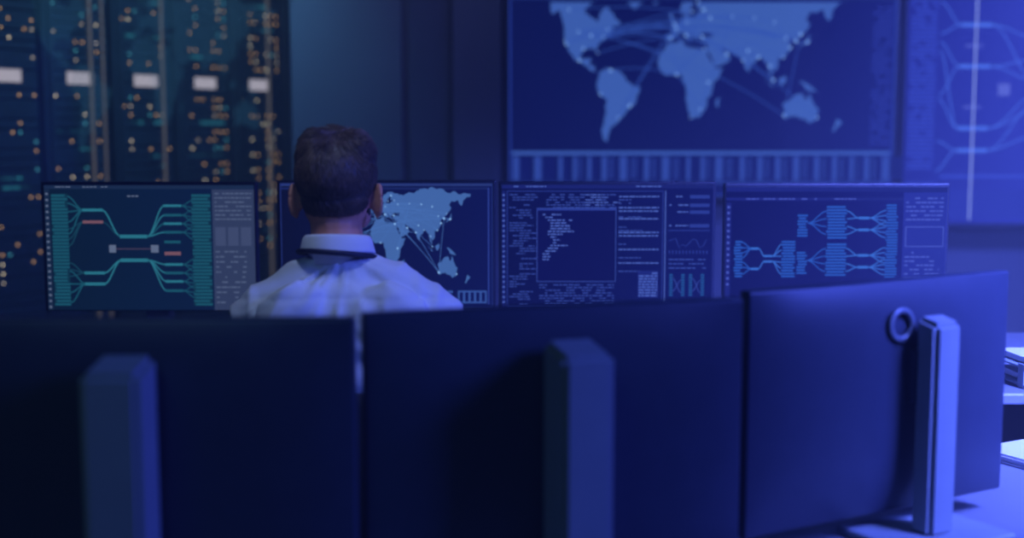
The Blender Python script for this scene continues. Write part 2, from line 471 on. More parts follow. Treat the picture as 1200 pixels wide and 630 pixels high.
# monitor 3 : code
m3 = front_monitor(0.62, 0.272, 3.65, ZC, 0.374)
a = Art(711.5, 290, S2)
a.rect(588, 217, 835, 365, emi_grad('code_monitor_bg', [(11,18,76),(12,20,86),(14,22,96)], -0.3, 0.3), 0)
C1 = emi((54,76,164)); C2 = emi((78,104,194)); C3 = emi((40,58,146)); C4 = emi((34,90,160))
a.rect(588, 217, 835, 221.5, emi((24,34,110)), 1); a.text(602, 640, 218.4, 1.2, C2, 2, .8); a.text(745, 775, 218.2, 1.3, C2, 2, .7)
a.frame(594, 224, 777, 361, 0.9, C3, 2)
a.rect(779, 224, 780, 361, C2, 2)
a.rect(588.5, 224, 592, 361, emi((24,34,110)), 1)
for yy in range(228, 358, 6): a.rect(589, yy, 591.5, yy+2, C2, 2)
for k in range(44):
    yy = 228+k*3.0
    ind = 597+random.choice([0, 4, 8, 12])
    if random.random() < 0.86: a.text(ind, ind+random.uniform(8, 32), yy, 1.2, C1, 2, .85)
for k in range(6): a.text(640, 722, 228+k*3, 1.2, C1, 2, .6)
for k in range(8): a.text(632, 720, 334+k*3.2, 1.2, C1, 2, .7)
for k in range(5): a.text(686, 686+random.uniform(10, 40), 228+k*3, 1.3, C2, 2, .8)
a.rect(629, 244, 722, 331, emi((12,18,84)), 4); a.frame(629, 244, 722, 331, 0.8, C1, 5); a.rect(629, 244, 722, 247, C3, 5)
for k in range(17):
    yy = 251+k*3.3; ind = 636+[0,3,6,9,9,9,6,6,9,12,12,9,6,3,0,0,0][k]
    a.text(ind, ind+random.uniform(6, 34), yy, 1.5, C2, 6, .9)
for yy in (230, 243, 247, 256, 272, 276, 292, 308): a.text(725, 772, yy, 1.5, C2, 3, 0.97)
for k in (0, 1, 5, 8, 9, 13, 17, 21): a.text(725, 725+random.uniform(8, 30), 234+k*4, 1.2, C1, 3, .8)
a.rect(748, 318, 772, 350, emi((26,38,118)), 3)
for k in range(9): a.text(749, 771, 320+k*3.3, 1.6, C2, 4, .9)
for yy in (228, 238, 246, 262):
    a.text(784, 806, yy+2, 1.5, C2, 2, .8); a.rect(808, yy+1, 831, yy+5, C3, 2)
a.rect(783, 270, 832, 271, C3, 2)
pl = [(784+k*4, 291-random.uniform(0, 12)) for k in range(12)]
a.line(pl, 0.9, C3, 3)
for k in range(12): a.rect(784+k*4, 294, 785.4+k*4, 298, C3, 3)
for yy in (304, 309, 314): a.text(784, 828, yy, 1.4, C1, 2, .8)
for xx in (788, 811):
    for q in range(322, 348, 3):
        a.rect(xx-3, q, xx+1, q+1.6, C4, 3); a.rect(xx+11, q, xx+15, q+1.6, C4, 3)
    for q in (327, 342): a.scurve((xx+1, q), (xx+11, 349-(q-322)), .8, C1)
a.done('screen_graphics', m3, -0.0005)

# monitor 4 : diagram
m4 = front_monitor(0.645, 0.930, 3.66, ZC-0.004, 0.372)
a = Art(978, 291.5, S2)
a.rect(848, 220, 1107, 366, emi_grad('diagram_monitor_bg', [(12,19,90),(16,23,104),(22,31,124)], -0.32, 0.32), 0)
B1 = emi((38,88,188)); B2 = emi((54,108,206)); G4 = emi((74,92,196)); PN = emi((34,46,150))
a.rect(848, 220, 1107, 225, emi((26,36,122)), 1); a.text(860, 1000, 233, 1.4, G4, 2, .45)
a.rect(848, 232, 1056, 235.5, emi((26,36,122)), 1)
a.rect(848, 238, 854, 366, emi((26,36,120)), 1)
for yy in range(242, 340, 7): a.rect(849.5, yy, 852.5, yy+2.5, G4, 2)
def block(x0, y0, x1, y1, st=3.4):
    y = y0
    while y < y1:
        a.rect(x0+random.choice([0,0,1.5]), y, x1-random.choice([0,0,2]), y+st*0.62, B1, 2); y += st
block(858, 283, 868, 326); block(914, 283, 930, 326)
fan(a, 868, (285, 291, 297, 303), 879, 292, 1.2, B1); fan(a, 868, (308, 314, 322), 879, 316, 1.2, B1)
a.rect(878, 290.6, 887, 293.4, B2, 3); a.rect(878, 314.6, 887, 317.4, B2, 3)
a.scurve((887, 292), (894, 301), 1.3, B2); a.scurve((887, 316), (894, 307), 1.3, B2)
a.rect(893, 299.5, 903, 302, B2, 3); a.rect(893, 306, 903, 308.5, B2, 3)
for y in (287, 294, 301): a.scurve((903, 301), (914, y), 1.2, B2)
for y in (308, 315, 322): a.scurve((903, 307), (914, y), 1.2, B2)
for yc in (262, 306):
    block(932, yc-10, 944, yc+16, 3.4)
    block(966, yc-20, 990, yc+18, 3.6); block(1036, yc-22, 1050, yc+20, 3.4)
    for d in (-14, -5, 4, 13):
        a.scurve((944, yc), (966, yc+d), 1.2, B1)
        a.scurve((990, yc+d), (1004, yc-6 if d < 0 else yc+8), 1.3, B2)
    for c in (-6, 8):
        a.rect(1004, yc+c-1.6, 1016, yc+c+1.6, B2, 3)
        for d in (-9, -3, 3, 9): a.scurve((1016, yc+c), (1036, yc+c+d), 1.2, B2)
a.rect(1056, 226, 1107, 366, PN, 1)
for yy in range(232, 262, 5): a.text(1059, 1104, yy, 1.7, G4, 2, .75)
a.frame(1059, 266, 1104, 290, 1, G4, 2)
for yy in range(296, 340, 5): a.text(1059, 1100, yy, 1.7, G4, 2, .6)
a.done('screen_graphics', m4, -0.0005)

# keyboard + mouse on operator desk
def keyboard(x, y, z, rz=0):
    p = empty('keyboard', (x, y, z), rz)
    bm = bmesh.new(); bm_box(bm, (0, 0, 0.009), (0.43, 0.13, 0.016), 0.004)
    obj_from_bm('body', bm, M_black, p)
    bm = bmesh.new()
    for r in range(5):
        for c in range(20):
            bm_box(bm, (-0.2+0.021*c, -0.048+0.024*r, 0.0195), (0.017, 0.018, 0.007), taper=(0.85, 0.85))
    obj_from_bm('keys', bm, M_shell, p)
keyboard(-0.36, 3.30, 0.751)
keyboard(0.55, 3.30, 0.751)
mo = empty('computer_mouse', (-0.02, 3.28, 0.751))
bm = bmesh.new(); bm_ell(bm, (0, 0, 0.014), (0.03, 0.055, 0.02)); bmesh.ops.bisect_plane(bm, geom=bm.verts[:]+bm.edges[:]+bm.faces[:], plane_co=(0,0,0.001), plane_no=(0,0,-1), clear_outer=True)
obj_from_bm('shell', bm, M_black, mo, True)
bm = bmesh.new(); bm_cyl(bm, (-0.004, 0.025, 0.032), (0.004, 0.025, 0.032), 0.006); obj_from_bm('wheel', bm, M_silver, mo)

# ---------------------------------------------------------------- foreground desk + monitors (seen from behind)
ZD = 0.66
fd = empty('curved_desk', (0, 0, 0))
near = [(-1.55, 1.42), (-0.2, 1.44), (0.55, 1.62), (1.45, 2.10)]
far = [(1.30, 3.00), (0.22, 2.36), (-0.25, 2.16), (-1.55, 2.12)]
bm = bmesh.new()
pts = near+far
bot = [bm.verts.new((p[0], p[1], ZD-0.028)) for p in pts]
top = [bm.verts.new((p[0], p[1], ZD)) for p in pts]
bm.faces.new(top); bm.faces.new(bot[::-1])
for i in range(len(pts)):
    j = (i+1) % len(pts); bm.faces.new((bot[i], bot[j], top[j], top[i]))
bmesh.ops.recalc_face_normals(bm, faces=bm.faces[:])
obj_from_bm('desktop', bm, M_desk, fd)
bm = bmesh.new()
for c in ((-1.45, 1.78), (0.1, 1.9), (1.2, 2.45)):
    bm_box(bm, (c[0], c[1], (ZD-0.028)/2), (0.05, 0.5, ZD-0.028), 0.004)
obj_from_bm('legs', bm, M_deskleg, fd)

def back_monitor(p0, p1, ztop, h, ring=False, col_w=0.08, col_x=0.0, y0=-0.040, y1=-0.140, cz=0.045):
    p0 = Vector(p0); p1 = Vector(p1)
    c = (p0+p1)/2; d = p1-p0; w = d.length-0.002
    rz = math.atan2(d.y, d.x)
    zc = ztop-h/2
    p = empty('computer_monitor', (c.x, c.y, zc), rz)
    bm = bmesh.new()
    nx, nz = 24, 16
    def dome(u, v): return -0.010-0.020*((1-abs(u)**4)*(1-abs(v)**4))
    g = [[bm.verts.new((u*w/2, dome(u, v), v*h/2)) for v in [(-1+2*j/nz) for j in range(nz+1)]] for u in [(-1+2*i/nx) for i in range(nx+1)]]
    for i in range(nx):
        for j in range(nz): bm.faces.new((g[i][j], g[i+1][j], g[i+1][j+1], g[i][j+1]))
    ring_v = [g[i][0] for i in range(nx+1)]+[g[nx][j] for j in range(1, nz+1)]+[g[i][nz] for i in range(nx-1, -1, -1)]+[g[0][j] for j in range(nz-1, 0, -1)]
    back = [bm.verts.new((v.co.x, 0.016, v.co.z)) for v in ring_v]
    for i in range(len(ring_v)):
        j = (i+1) % len(ring_v); bm.faces.new((ring_v[j], ring_v[i], back[i], back[j]))
    bm.faces.new(back)
    bmesh.ops.recalc_face_normals(bm, faces=bm.faces[:])
    ob = obj_from_bm('rear_shell', bm, M_shell, p, True)
    bv = ob.modifiers.new('edge', 'BEVEL'); bv.width = 0.005; bv.segments = 3; bv.limit_method = 'ANGLE'; bv.angle_limit = math.radians(50)
    wn = ob.modifiers.new('wn', 'WEIGHTED_NORMAL')
    box('display_panel', (0, 0.0175, 0), (w-0.02, 0.002, h-0.02), emi((18,28,90)), p)
    zb = ZD-zc; zt = (ztop-cz)-zc
    bm = bmesh.new()
    vs = []
    for z_ in (0, 1):
        for sx_, yy in ((-1, y1), (1, y1), (1, y0), (-1, y0)):
            z = zb+0.012 if z_ == 0 else (zt if yy == y0 else zt-0.012)
            vs.append(bm.verts.new((col_x+sx_*col_w/2, yy, z)))
    for q in ((3,2,1,0), (4,5,6,7), (0,1,5,4), (1,2,6,5), (2,3,7,6), (3,0,4,7)): bm.faces.new([vs[i] for i in q])
    bmesh.ops.bevel(bm, geom=bm.edges[:], offset=0.009, segments=4, affect='EDGES')
    obj_from_bm('stand_column', bm, M_silver, p)
    bm = bmesh.new()
    bm_box(bm, (col_x, -0.032, 0.04), (0.07, 0.035, 0.10), 0.006)
    obj_from_bm('hinge_mount', bm, M_black, p)
    bm = bmesh.new()
    bm_box(bm, (col_x, -0.055, zb+0.009), (0.25, 0.20, 0.016), 0.007, 3)
    obj_from_bm('stand_foot', bm, M_silver, p)
    if ring:
        bm = bmesh.new()
        R, rr = 0.026, 0.006
        n, k = 40, 10
        vs = [[bm.verts.new(((R+rr*math.cos(2*math.pi*j/k))*math.cos(2*math.pi*i/n), rr*math.sin(2*math.pi*j/k)*0.7, (R+rr*math.cos(2*math.pi*j/k))*math.sin(2*math.pi*i/n))) for j in range(k)] for i in range(n)]
        for i in range(n):
            for j in range(k):
                bm.faces.new((vs[i][j], vs[(i+1)%n][j], vs[(i+1)%n][(j+1)%k], vs[i][(j+1)%k]))
        bmesh.ops.recalc_face_normals(bm, faces=bm.faces[:])
        obj_from_bm('ring_emblem', bm, M_ring, p, True, loc=(0.012, -0.033, h/2-0.078))
    return p

back_monitor((-0.858, 1.812), (-0.2245, 1.824), H-0.27, 0.425)
back_monitor((-0.2220, 1.865), (0.3685, 2.038), H-0.27, 0.425)
back_monitor((0.3880, 2.116), (0.945, 2.434), H-0.27, 0.425, ring=True, col_w=0.066, col_x=0.066, y0=-0.045, y1=-0.095, cz=0.060)

curve_tube('power_cable', [(0.72, 2.12, ZD+.012), (0.78, 2.08, ZD+.007), (0.86, 2.1, ZD+.007), (0.83, 2.18, ZD+.007), (0.93, 2.22, ZD+.007), (1.02, 2.16, ZD+.007)], 0.004, M_cable)

# papers and trays at the right end of the desks
ps = empty('paper_stack', (1.19, 2.78, ZD+0.001), 0.5)
bm = bmesh.new()
for i in range(4):
    bm_box(bm, (random.uniform(-.008,.008), random.uniform(-.008,.008), 0.003+0.0055*i), (0.17, 0.23, 0.004))
obj_from_bm('sheets', bm, M_paper, ps)
tr = empty('document_tray', (1.40, 3.26, 0.752), 0.1)
bm = bmesh.new()
for k in range(2):
    bm_box(bm, (0, 0, 0.006+0.045*k), (0.26, 0.2, 0.006), 0.002)
    bm_box(bm, (0, 0.0, 0.02+0.045*k), (0.22, 0.17, 0.014), 0.0, mi=1)
for x in (-0.128, 0.128):
    bm_box(bm, (x, 0.08, 0.03), (0.006, 0.03, 0.06), 0.001); bm_box(bm, (x, -0.08, 0.03), (0.006, 0.03, 0.06), 0.001)
obj_from_bm('shelves', bm, [M_silver, M_paper], tr)

# ---------------------------------------------------------------- server racks
d = Vector((0.545, 0.838)); nrm = Vector((0.838, -0.545))
P0 = Vector((-2.28, 5.70)); rz = math.atan2(d.y, d.x)
leds = [emi((218,172,104), 2.4), emi((214,200,172), 2.2), emi((80,176,196), 2.2), emi((236,222,184), 2.8)]
teal = emi((32,96,112), 1.2); teal2 = emi((16,48,64), 1.0); lamp_reflection = emi((164,160,172), 1.2)
for i in range(-1, 5):
    c = P0 + d*(0.1+0.4*i)
    c = c - nrm*0.30
    r = empty('server_rack', (c.x, c.y, 0), rz)
    bm = bmesh.new()
    W = 0.39; D_ = 0.56; HT = 2.3
    for x in (-W/2+0.012, W/2-0.012):
        for y in (-D_/2+0.012, D_/2-0.012): bm_box(bm, (x, y, HT/2), (0.024, 0.024, HT), 0.003, 1)
    bm_box(bm, (0, 0, 0.03), (W, D_, 0.06)); bm_box(bm, (0, 0, HT-0.02), (W, D_, 0.04)); bm_box(bm, (0, D_/2-0.01, HT/2), (W-0.02, 0.01, HT-0.1))
    for x in (-W/2+0.006, W/2-0.006): bm_box(bm, (x, 0.02, HT/2), (0.005, D_-0.06, HT-0.1))
    obj_from_bm('frame', bm, M_rack, r)
    bm = bmesh.new()
    z = 0.1
    while z < HT-0.12:
        hh = random.choice([0.043, 0.043, 0.087])
        bm_box(bm, (0, 0.0, z+hh/2), (W-0.055, D_-0.08, hh-0.004), 0.002, 1)
        z += hh+0.002
    obj_from_bm('server_units', bm, M_rack2, r)
    a = Art(0, 0, 1.0)
    colp = [random.choice([0.06, 0.14, 0.40, 0.58]) for q in range(8)]
    z = 0.7
    while z < 2.15:
        if not (1.57 < z < 1.70):
            band = random.random()
            if band < 0.14:
                for q in range(3):
                    xx = random.uniform(-.15, .06); a.rect(xx, -(z+.012), xx+random.uniform(.03,.09), -(z-.002), random.choice([teal, teal2]), 2)
            else:
                for q in range(8):
                    xx = -0.142+0.0405*q
                    if random.random() < colp[q]:
                        m = leds[0] if random.random() < .45 else random.choice(leds)
                        a.rect(xx-0.0036, -(z+0.0040), xx+0.0036, -(z-0.0040), m, 2)
        z += 0.0425
    a.rect(-0.076, -1.664, 0.076, -1.606, lamp_reflection, 3)  # glowing plate put in for the reflection of a ceiling lamp
    a.rect(-0.080, -1.668, 0.080, -1.602, M_rack, 2)
    a.done('leds_and_lamp_reflection', r, -D_/2+0.036)

# glass partition in front of racks
gp = empty('glass_partition', (P0.x+nrm.x*0.10, P0.y+nrm.y*0.10, 0), rz)
mg = bpy.data.materials.new('partition_glass'); mg.use_nodes = True
nt = mg.node_tree; nt.nodes.clear()
o = nt.nodes.new('ShaderNodeOutputMaterial'); t = nt.nodes.new('ShaderNodeBsdfTransparent'); g = nt.nodes.new('ShaderNodeBsdfGlossy')
g.inputs['Roughness'].default_value = 0.08; g.inputs['Color'].default_value = (0.5, 0.7, 0.8, 1)
mx = nt.nodes.new('ShaderNodeMixShader'); mx.inputs[0].default_value = 0.07
nt.links.new(t.outputs[0], mx.inputs[1]); nt.links.new(g.outputs[0], mx.inputs[2]); nt.links.new(mx.outputs[0], o.inputs[0])
box('glass', (0.7, 0, 1.4), (2.9, 0.01, 2.78), mg, gp)
bm = bmesh.new()
for s_, w_ in ((-0.6, .010), (0.43, .009), (0.5, .005), (0.86, .009), (1.60, .010)):
    bm_box(bm, (s_, -0.012, 1.4), (w_, 0.014, 2.78), 0.002)
M_mull = pbr('bronze_mullion_glow', (120,100,90), 0.4, 0.3, noise=0.05)
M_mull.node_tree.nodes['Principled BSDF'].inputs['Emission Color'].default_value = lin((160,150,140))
M_mull.node_tree.nodes['Principled BSDF'].inputs['Emission Strength'].default_value = 0.18  # glow added so the mullions read as bright lines
obj_from_bm('glowing_mullions', bm, M_mull, gp)
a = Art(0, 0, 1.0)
ghost = emi((46,100,130), 1.0, 0.14)  # reflection of the map in the glass, drawn as a faint glowing decal
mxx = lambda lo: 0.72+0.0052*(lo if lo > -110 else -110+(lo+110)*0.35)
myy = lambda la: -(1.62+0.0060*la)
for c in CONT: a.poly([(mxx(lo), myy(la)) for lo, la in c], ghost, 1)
a.done('map_reflection_decal', gp, -0.03)

# ---------------------------------------------------------------- man
man = empty('man', (0, 0, 0))
X = -0.343; Y = 2.62
bm = bmesh.new()
for z, rx, ry, dy in ((0.54,.165,.12,0.0),(0.60,.160,.115,0),(0.66,.155,.11,0),(0.72,.158,.112,0.0),(0.78,.165,.115,0.0),(0.84,.172,.118,0.0),(0.90,.182,.120,0),(0.955,.190,.118,.003),(0.995,.188,.108,.008)):
    bm_ell(bm, (X, Y+dy, z), (rx, ry, 0.075), u=32, v=16)
bm_ell(bm, (X, Y+0.012, 1.045), (0.15, 0.088, 0.065), u=32, v=16)
bm_ell(bm, (X, Y+0.018, 1.10), (0.080, 0.068, 0.055), u=32, v=16)
for s_ in (-1, 1):
    bm_limb(bm, [((X+s_*0.03, Y+0.012, 1.100), 0.050), ((X+s_*0.11, Y+0.01, 1.064), 0.050), ((X+s_*0.168, Y+0.01, 1.022), 0.058)])
    bm_limb(bm, [((X+s_*0.178, Y+0.012, 1.008), 0.062), ((X+s_*0.203, Y+0.05, 0.94), 0.058), ((X+s_*0.235, Y+0.14, 0.84), 0.051), ((X+s_*0.225, Y+0.20, 0.815), 0.047), ((X+s_*0.17, Y+0.36, 0.80), 0.038), ((X+s_*0.13, Y+0.46, 0.800), 0.033)])
    bm_ell(bm, (X+s_*0.085, Y-0.060, 0.96), (0.10, 0.055, 0.13), rot=(0.1, s_*0.1, 0))
bm_ell(bm, (X, Y-0.055, 0.95), (0.11, 0.058, 0.14))
sh = organic('shirt', bm, M_shirt, 0.007, 7, man)
me = freeze(sh)
def ridge(v): return 1-abs(v)*2.2
CN = Vector((X, Y, 1.15))
offs = []
for v in me.vertices:
    p = v.co; nn = v.normal
    side = -1 if p.x < X else 1
    pit = Vector((X+side*0.19, Y-0.04, 0.93))
    q = p-pit; ang = math.atan2(q.z, -side*q.x); rr_ = math.hypot(q.x, q.z)
    f1 = ridge(noise.noise(Vector((ang*2.6+side*5, rr_*3.2, 3.0+p.y*2))))       # creases fanning from the arm-pit
    q2 = p-CN; an2 = math.atan2(q2.z, q2.x); r2 = q2.length
    f2 = ridge(noise.noise(Vector((an2*3.4, r2*4.5+9, 1.5))))                     # drag lines from the collar
    f3 = noise.noise(p*16.0)
    w1 = max(0, 1-rr_/0.26); w2 = max(0, 1-abs(r2-0.12)/0.16)
    amp = 0.014*w1*max(0, f1)**3 + 0.011*w2*max(0, f2)**3 + 0.003*f3
    zs = 1.062-0.25*abs(p.x-X)**2
    if p.y < Y+0.02: amp -= 0.0026*math.exp(-((p.z-zs)/0.004)**2)
    offs.append(nn*amp)
for v, o_ in zip(me.vertices, offs): v.co += o_
me.update()
# collar
bm = bmesh.new()
n = 48
XC = X-0.018; YC = Y+0.018
prof = [(0.0590, 1.125), (0.0600, 1.182), (0.0635, 1.1850), (0.0665, 1.181), (0.0725, 1.156), (0.0740, 1.151)]
rings = []
for i in range(n+1):
    ang = math.radians(112) + math.radians(316)*i/n
    ca, sa = math.cos(ang), math.sin(ang)
    drop = -0.018*(sa*0.5+0.5)
    rings.append([bm.verts.new((XC+r_*1.03*ca, YC+r_*1.02*sa, z_+drop)) for r_, z_ in prof])
for i in range(n):
    for j in range(len(prof)-1):
        bm.faces.new((rings[i][j], rings[i+1][j], rings[i+1][j+1], rings[i][j+1]))
co = obj_from_bm('collar', bm, M_shirt, man, True)
sm = co.modifiers.new('thick', 'SOLIDIFY'); sm.thickness = 0.003
lp = []
for i in range(25):
    ang = math.radians(120)+math.radians(300)*i/24
    lp.append((XC+0.0800*math.cos(ang), YC+0.0800*math.sin(ang), 1.152-0.025*(math.sin(ang)*0.5+0.5)-0.006*math.cos(ang)))
lp = [(XC-0.02, Y+0.148, 0.90)] + [(XC-0.05, Y+0.130, 1.03)] + lp + [(XC+0.05, Y+0.130, 1.03)] + [(XC+0.02, Y+0.148, 0.90)]
curve_tube('lanyard', lp, 0.0058, M_lanyard, man)

# head
XH = -0.366; YH = Y+0.055
bm = bmesh.new()
bm_ell(bm, (XH, YH, 1.302), (0.076, 0.094, 0.090), u=40, v=24)
bm_ell(bm, (XH, YH+0.035, 1.235), (0.060, 0.062, 0.062), u=32, v=20)
bm_ell(bm, (XH, YH+0.070, 1.195), (0.034, 0.028, 0.024))
bm_ell(bm, (XH, YH-0.02, 1.24), (0.066, 0.062, 0.06))
for s_ in (-1, 1):
    bm_ell(bm, (XH+s_*0.048, YH+0.045, 1.218), (0.018, 0.038, 0.03))
    bm_ell(bm, (XH+s_*0.038, YH+0.078, 1.258), (0.02, 0.016, 0.014))
    bm_ell(bm, (XH+s_*0.031, YH+0.083, 1.296), (0.022, 0.014, 0.008))
    # ears : flat bowl leaning outwards with a rolled rim and lobe
    ce = Vector((XH+s_*0.089, YH-0.008, 1.252))
    A = Vector((s_*0.45, -0.89, 0)).normalized()
    for k in range(16):
        an = math.radians(-75+k*19)
        q = ce + A*(0.014*math.cos(an)) + Vector((0, 0, 0.031*math.sin(an)))
        bm_ell(bm, q, (0.0052,)*3, u=8, v=6)
    for k in range(7):
        q = ce + Vector((-s_*0.002, 0, -0.024+k*0.008)); bm_ell(bm, q, (0.006, 0.015, 0.007), rot=(0, 0, s_*0.4), u=10, v=8)
    bm_ell(bm, ce+Vector((-s_*0.004, 0.004, -0.031)), (0.006, 0.009, 0.010))
    bm_ell(bm, ce+Vector((-s_*0.010, 0.004, 0.0)), (0.012, 0.012, 0.026))
bm_limb(bm, [((XH, YH+0.088, 1.285), 0.009), ((XH, YH+0.108, 1.252), 0.012)])
for s_ in (-1, 1): bm_ell(bm, (XH+s_*0.011, YH+0.100, 1.247), (0.008, 0.010, 0.007))
bm_ell(bm, (XH, YH+0.090, 1.222), (0.024, 0.010, 0.005)); bm_ell(bm, (XH, YH+0.088, 1.212), (0.020, 0.010, 0.006))
bm_limb(bm, [((XC, Y+0.018, 1.08), 0.058), ((XC, Y+0.022, 1.15), 0.0555), ((XH, YH-0.022, 1.22), 0.055)])
organic('head', bm, M_skin, 0.0038, 3, man)
M_eye = pbr('eye_white', (225,225,225), 0.2, noise=0.02); M_iris = pbr('iris', (60,50,40), 0.2, noise=0.1)
for s_ in (-1, 1):
    bm = bmesh.new(); bm_ell(bm, (XH+s_*0.031, YH+0.081, 1.279), (0.012,)*3); obj_from_bm('eye', bm, M_eye, man, True)
    bm = bmesh.new(); bm_ell(bm, (XH+s_*0.031, YH+0.0915, 1.279), (0.005, 0.002, 0.005)); obj_from_bm('iris', bm, M_iris, man, True)

# hair
HE = [((XH, YH-0.012, 1.308), (0.0850, 0.100, 0.090)), ((XH-0.028, YH-0.01, 1.335), (0.056, 0.075, 0.062)), ((XH+0.028, YH-0.01, 1.337), (0.056, 0.075, 0.062)),
      ((XH, YH-0.036, 1.258), (0.069, 0.058, 0.055))]
def cut_ok(p):
    dy = p.y-YH; z = p.z
    if dy > 0.015 and z < 1.335: return False
    if dy > 0.075: return False
    if abs(p.x-XH) > 0.066 and z < 1.284 and dy > -0.028: return False
    lim = 1.208 + 0.9*max(0, abs(p.x-XH)-0.045)
    if z < lim: return False
    return True
bm = bmesh.new()
for c, r in HE: bm_ell(bm, c, r, u=40, v=26)
bmesh.ops.bisect_plane(bm, geom=bm.verts[:]+bm.edges[:]+bm.faces[:], plane_co=(XH, YH+0.012, 1.27), plane_no=Vector((0, 0.62, -0.78)).normalized(), clear_outer=True)
be = [e for e in bm.edges if e.is_boundary]
bmesh.ops.holes_fill(bm, edges=be)
hc = organic('hair', bm, M_hair, 0.0045, 3, man)
cu = bpy.data.curves.new('hair_strands', 'CURVE'); cu.dimensions = '3D'; cu.bevel_depth = 0.0006; cu.bevel_resolution = 0
rnd = random.Random(5)
def inside(p, skip):
    for k, (c, r) in enumerate(HE):
        if k == skip: continue
        q = Vector(((p.x-c[0])/r[0], (p.y-c[1])/r[1], (p.z-c[2])/r[2]))
        if q.length < 0.985: return True
    return False
cnt = 0
while cnt < 11000:
    k = rnd.choice([0, 0, 0, 1, 2, 3])
    c, r = HE[k]
    v = Vector((rnd.gauss(0,1), rnd.gauss(0,1), rnd.gauss(0,1))).normalized()
    p = Vector((c[0]+v.x*r[0], c[1]+v.y*r[1], c[2]+v.z*r[2]))
    if not cut_ok(p) or inside(p, k): continue
    nn = Vector((v.x/r[0], v.y/r[1], v.z/r[2])).normalized()
    topness = max(0.0, min(1.0, (p.z-1.34)/0.055))
    crown = Vector((XH+0.012, YH-0.045, 1.395))
    away = (p-crown); away = (away - nn*away.dot(nn))
    if away.length > 1e-5: away.normalize()
    sw = nn.cross(away)*0.25
    clump = Vector((noise.noise(p*40), noise.noise(p*40+Vector((7,0,0))), noise.noise(p*40+Vector((0,9,0)))))*1.2
    flow = (away*1.0+sw+clump*(0.15+0.5*topness)+Vector((rnd.uniform(-.15,.15), rnd.uniform(-.15,.15), rnd.uniform(-.15,.15)))).normalized()
    L = 0.011+0.010*topness*rnd.uniform(0.6,1.3)+0.003*rnd.random()
    lift = 0.08+0.22*topness
    sp = cu.splines.new('POLY'); sp.points.add(3)
    q = p-nn*0.001
    for j in range(4):
        sp.points[j].co = (q.x, q.y, q.z, 1); sp.points[j].radius = (1.15, 1.1, 0.8, 0.25)[j]
        q = q+(flow+nn*lift*(1-0.45*j)).normalized()*L/3
    cnt += 1
cu.materials.append(M_hair2)
hs = bpy.data.objects.new('hair_strands', cu); COL.objects.link(hs); hs.parent = man
bm = bmesh.new()
bm_limb(bm, [((XH-0.058, YH+0.022, 1.235), 0.012), ((XH-0.050, YH+0.05, 1.205), 0.014), ((XH-0.02, YH+0.082, 1.190), 0.014), ((XH+0.02, YH+0.082, 1.190), 0.014), ((XH+0.050, YH+0.05, 1.205), 0.014), ((XH+0.058, YH+0.022, 1.235), 0.012)])
organic('beard', bm, M_hair, 0.005, 3, man)

# hands on keyboard
for s_ in (-1, 1):
    bm = bmesh.new()
    wx = X+s_*0.13; wy = Y+0.46; wz = 0.800
    dirx = -s_*0.10
    bm_limb(bm, [((wx, wy-0.02, wz), 0.024), ((wx+dirx*0.3, wy+0.03, wz), 0.024)])
    for k in range(4):
        off = (k-1.5)*0.019
        b0 = Vector((wx+dirx*0.3+off*0.7, wy+0.035, wz)); b1 = Vector((wx+dirx*0.9+off, wy+0.105, wz+0.004))
        bm_limb(bm, [(b0, 0.016), (b1, 0.0125)])
        Lf = (0.062, 0.073, 0.068, 0.054)[k]
        if s_ < 0: Lf = (0.054, 0.068, 0.073, 0.062)[k]
        b2 = b1+Vector((off*0.12, Lf*0.5, 0.006)); b3 = b2+Vector((0, Lf*0.28, -0.012)); b4 = b3+Vector((0, Lf*0.14, -0.013))
        bm_limb(bm, [(b1, 0.0095), (b2, 0.0085), (b3, 0.0078), (b4, 0.007)], u=10, v=8)
    tb = Vector((wx-s_*0.022, wy+0.045, wz-0.006))
    bm_limb(bm, [((wx-s_*0.01, wy+0.02, wz), 0.014), (tb, 0.013), (tb+Vector((-s_*0.022, 0.035, -0.006)), 0.0105), (tb+Vector((-s_*0.03, 0.062, -0.012)), 0.0085)], u=10, v=8)
    organic('hand', bm, M_skin, 0.0032, 3, man)
# trousers
bm = bmesh.new()
bm_ell(bm, (X, Y+0.01, 0.575), (0.175, 0.135, 0.085), u=32, v=16)
for s_ in (-1, 1):
    bm_limb(bm, [((X+s_*0.09, Y+0.02, 0.565), 0.082), ((X+s_*0.12, Y+0.43, 0.555), 0.062), ((X+s_*0.12, Y+0.455, 0.50), 0.058), ((X+s_*0.12, Y+0.47, 0.28), 0.050), ((X+s_*0.12, Y+0.46, 0.11), 0.042)])
organic('trousers', bm, M_trouser, 0.012, 5, man)
for s_ in (-1, 1):
    bm = bmesh.new()
    bm_limb(bm, [((X+s_*0.12, Y+0.435, 0.048), 0.040), ((X+s_*0.12, Y+0.54, 0.042), 0.040), ((X+s_*0.125, Y+0.64, 0.034), 0.032)])
    bm_ell(bm, (X+s_*0.12, Y+0.445, 0.08), (0.04, 0.045, 0.04))
    organic('shoe', bm, M_shoe, 0.007, 3, man)
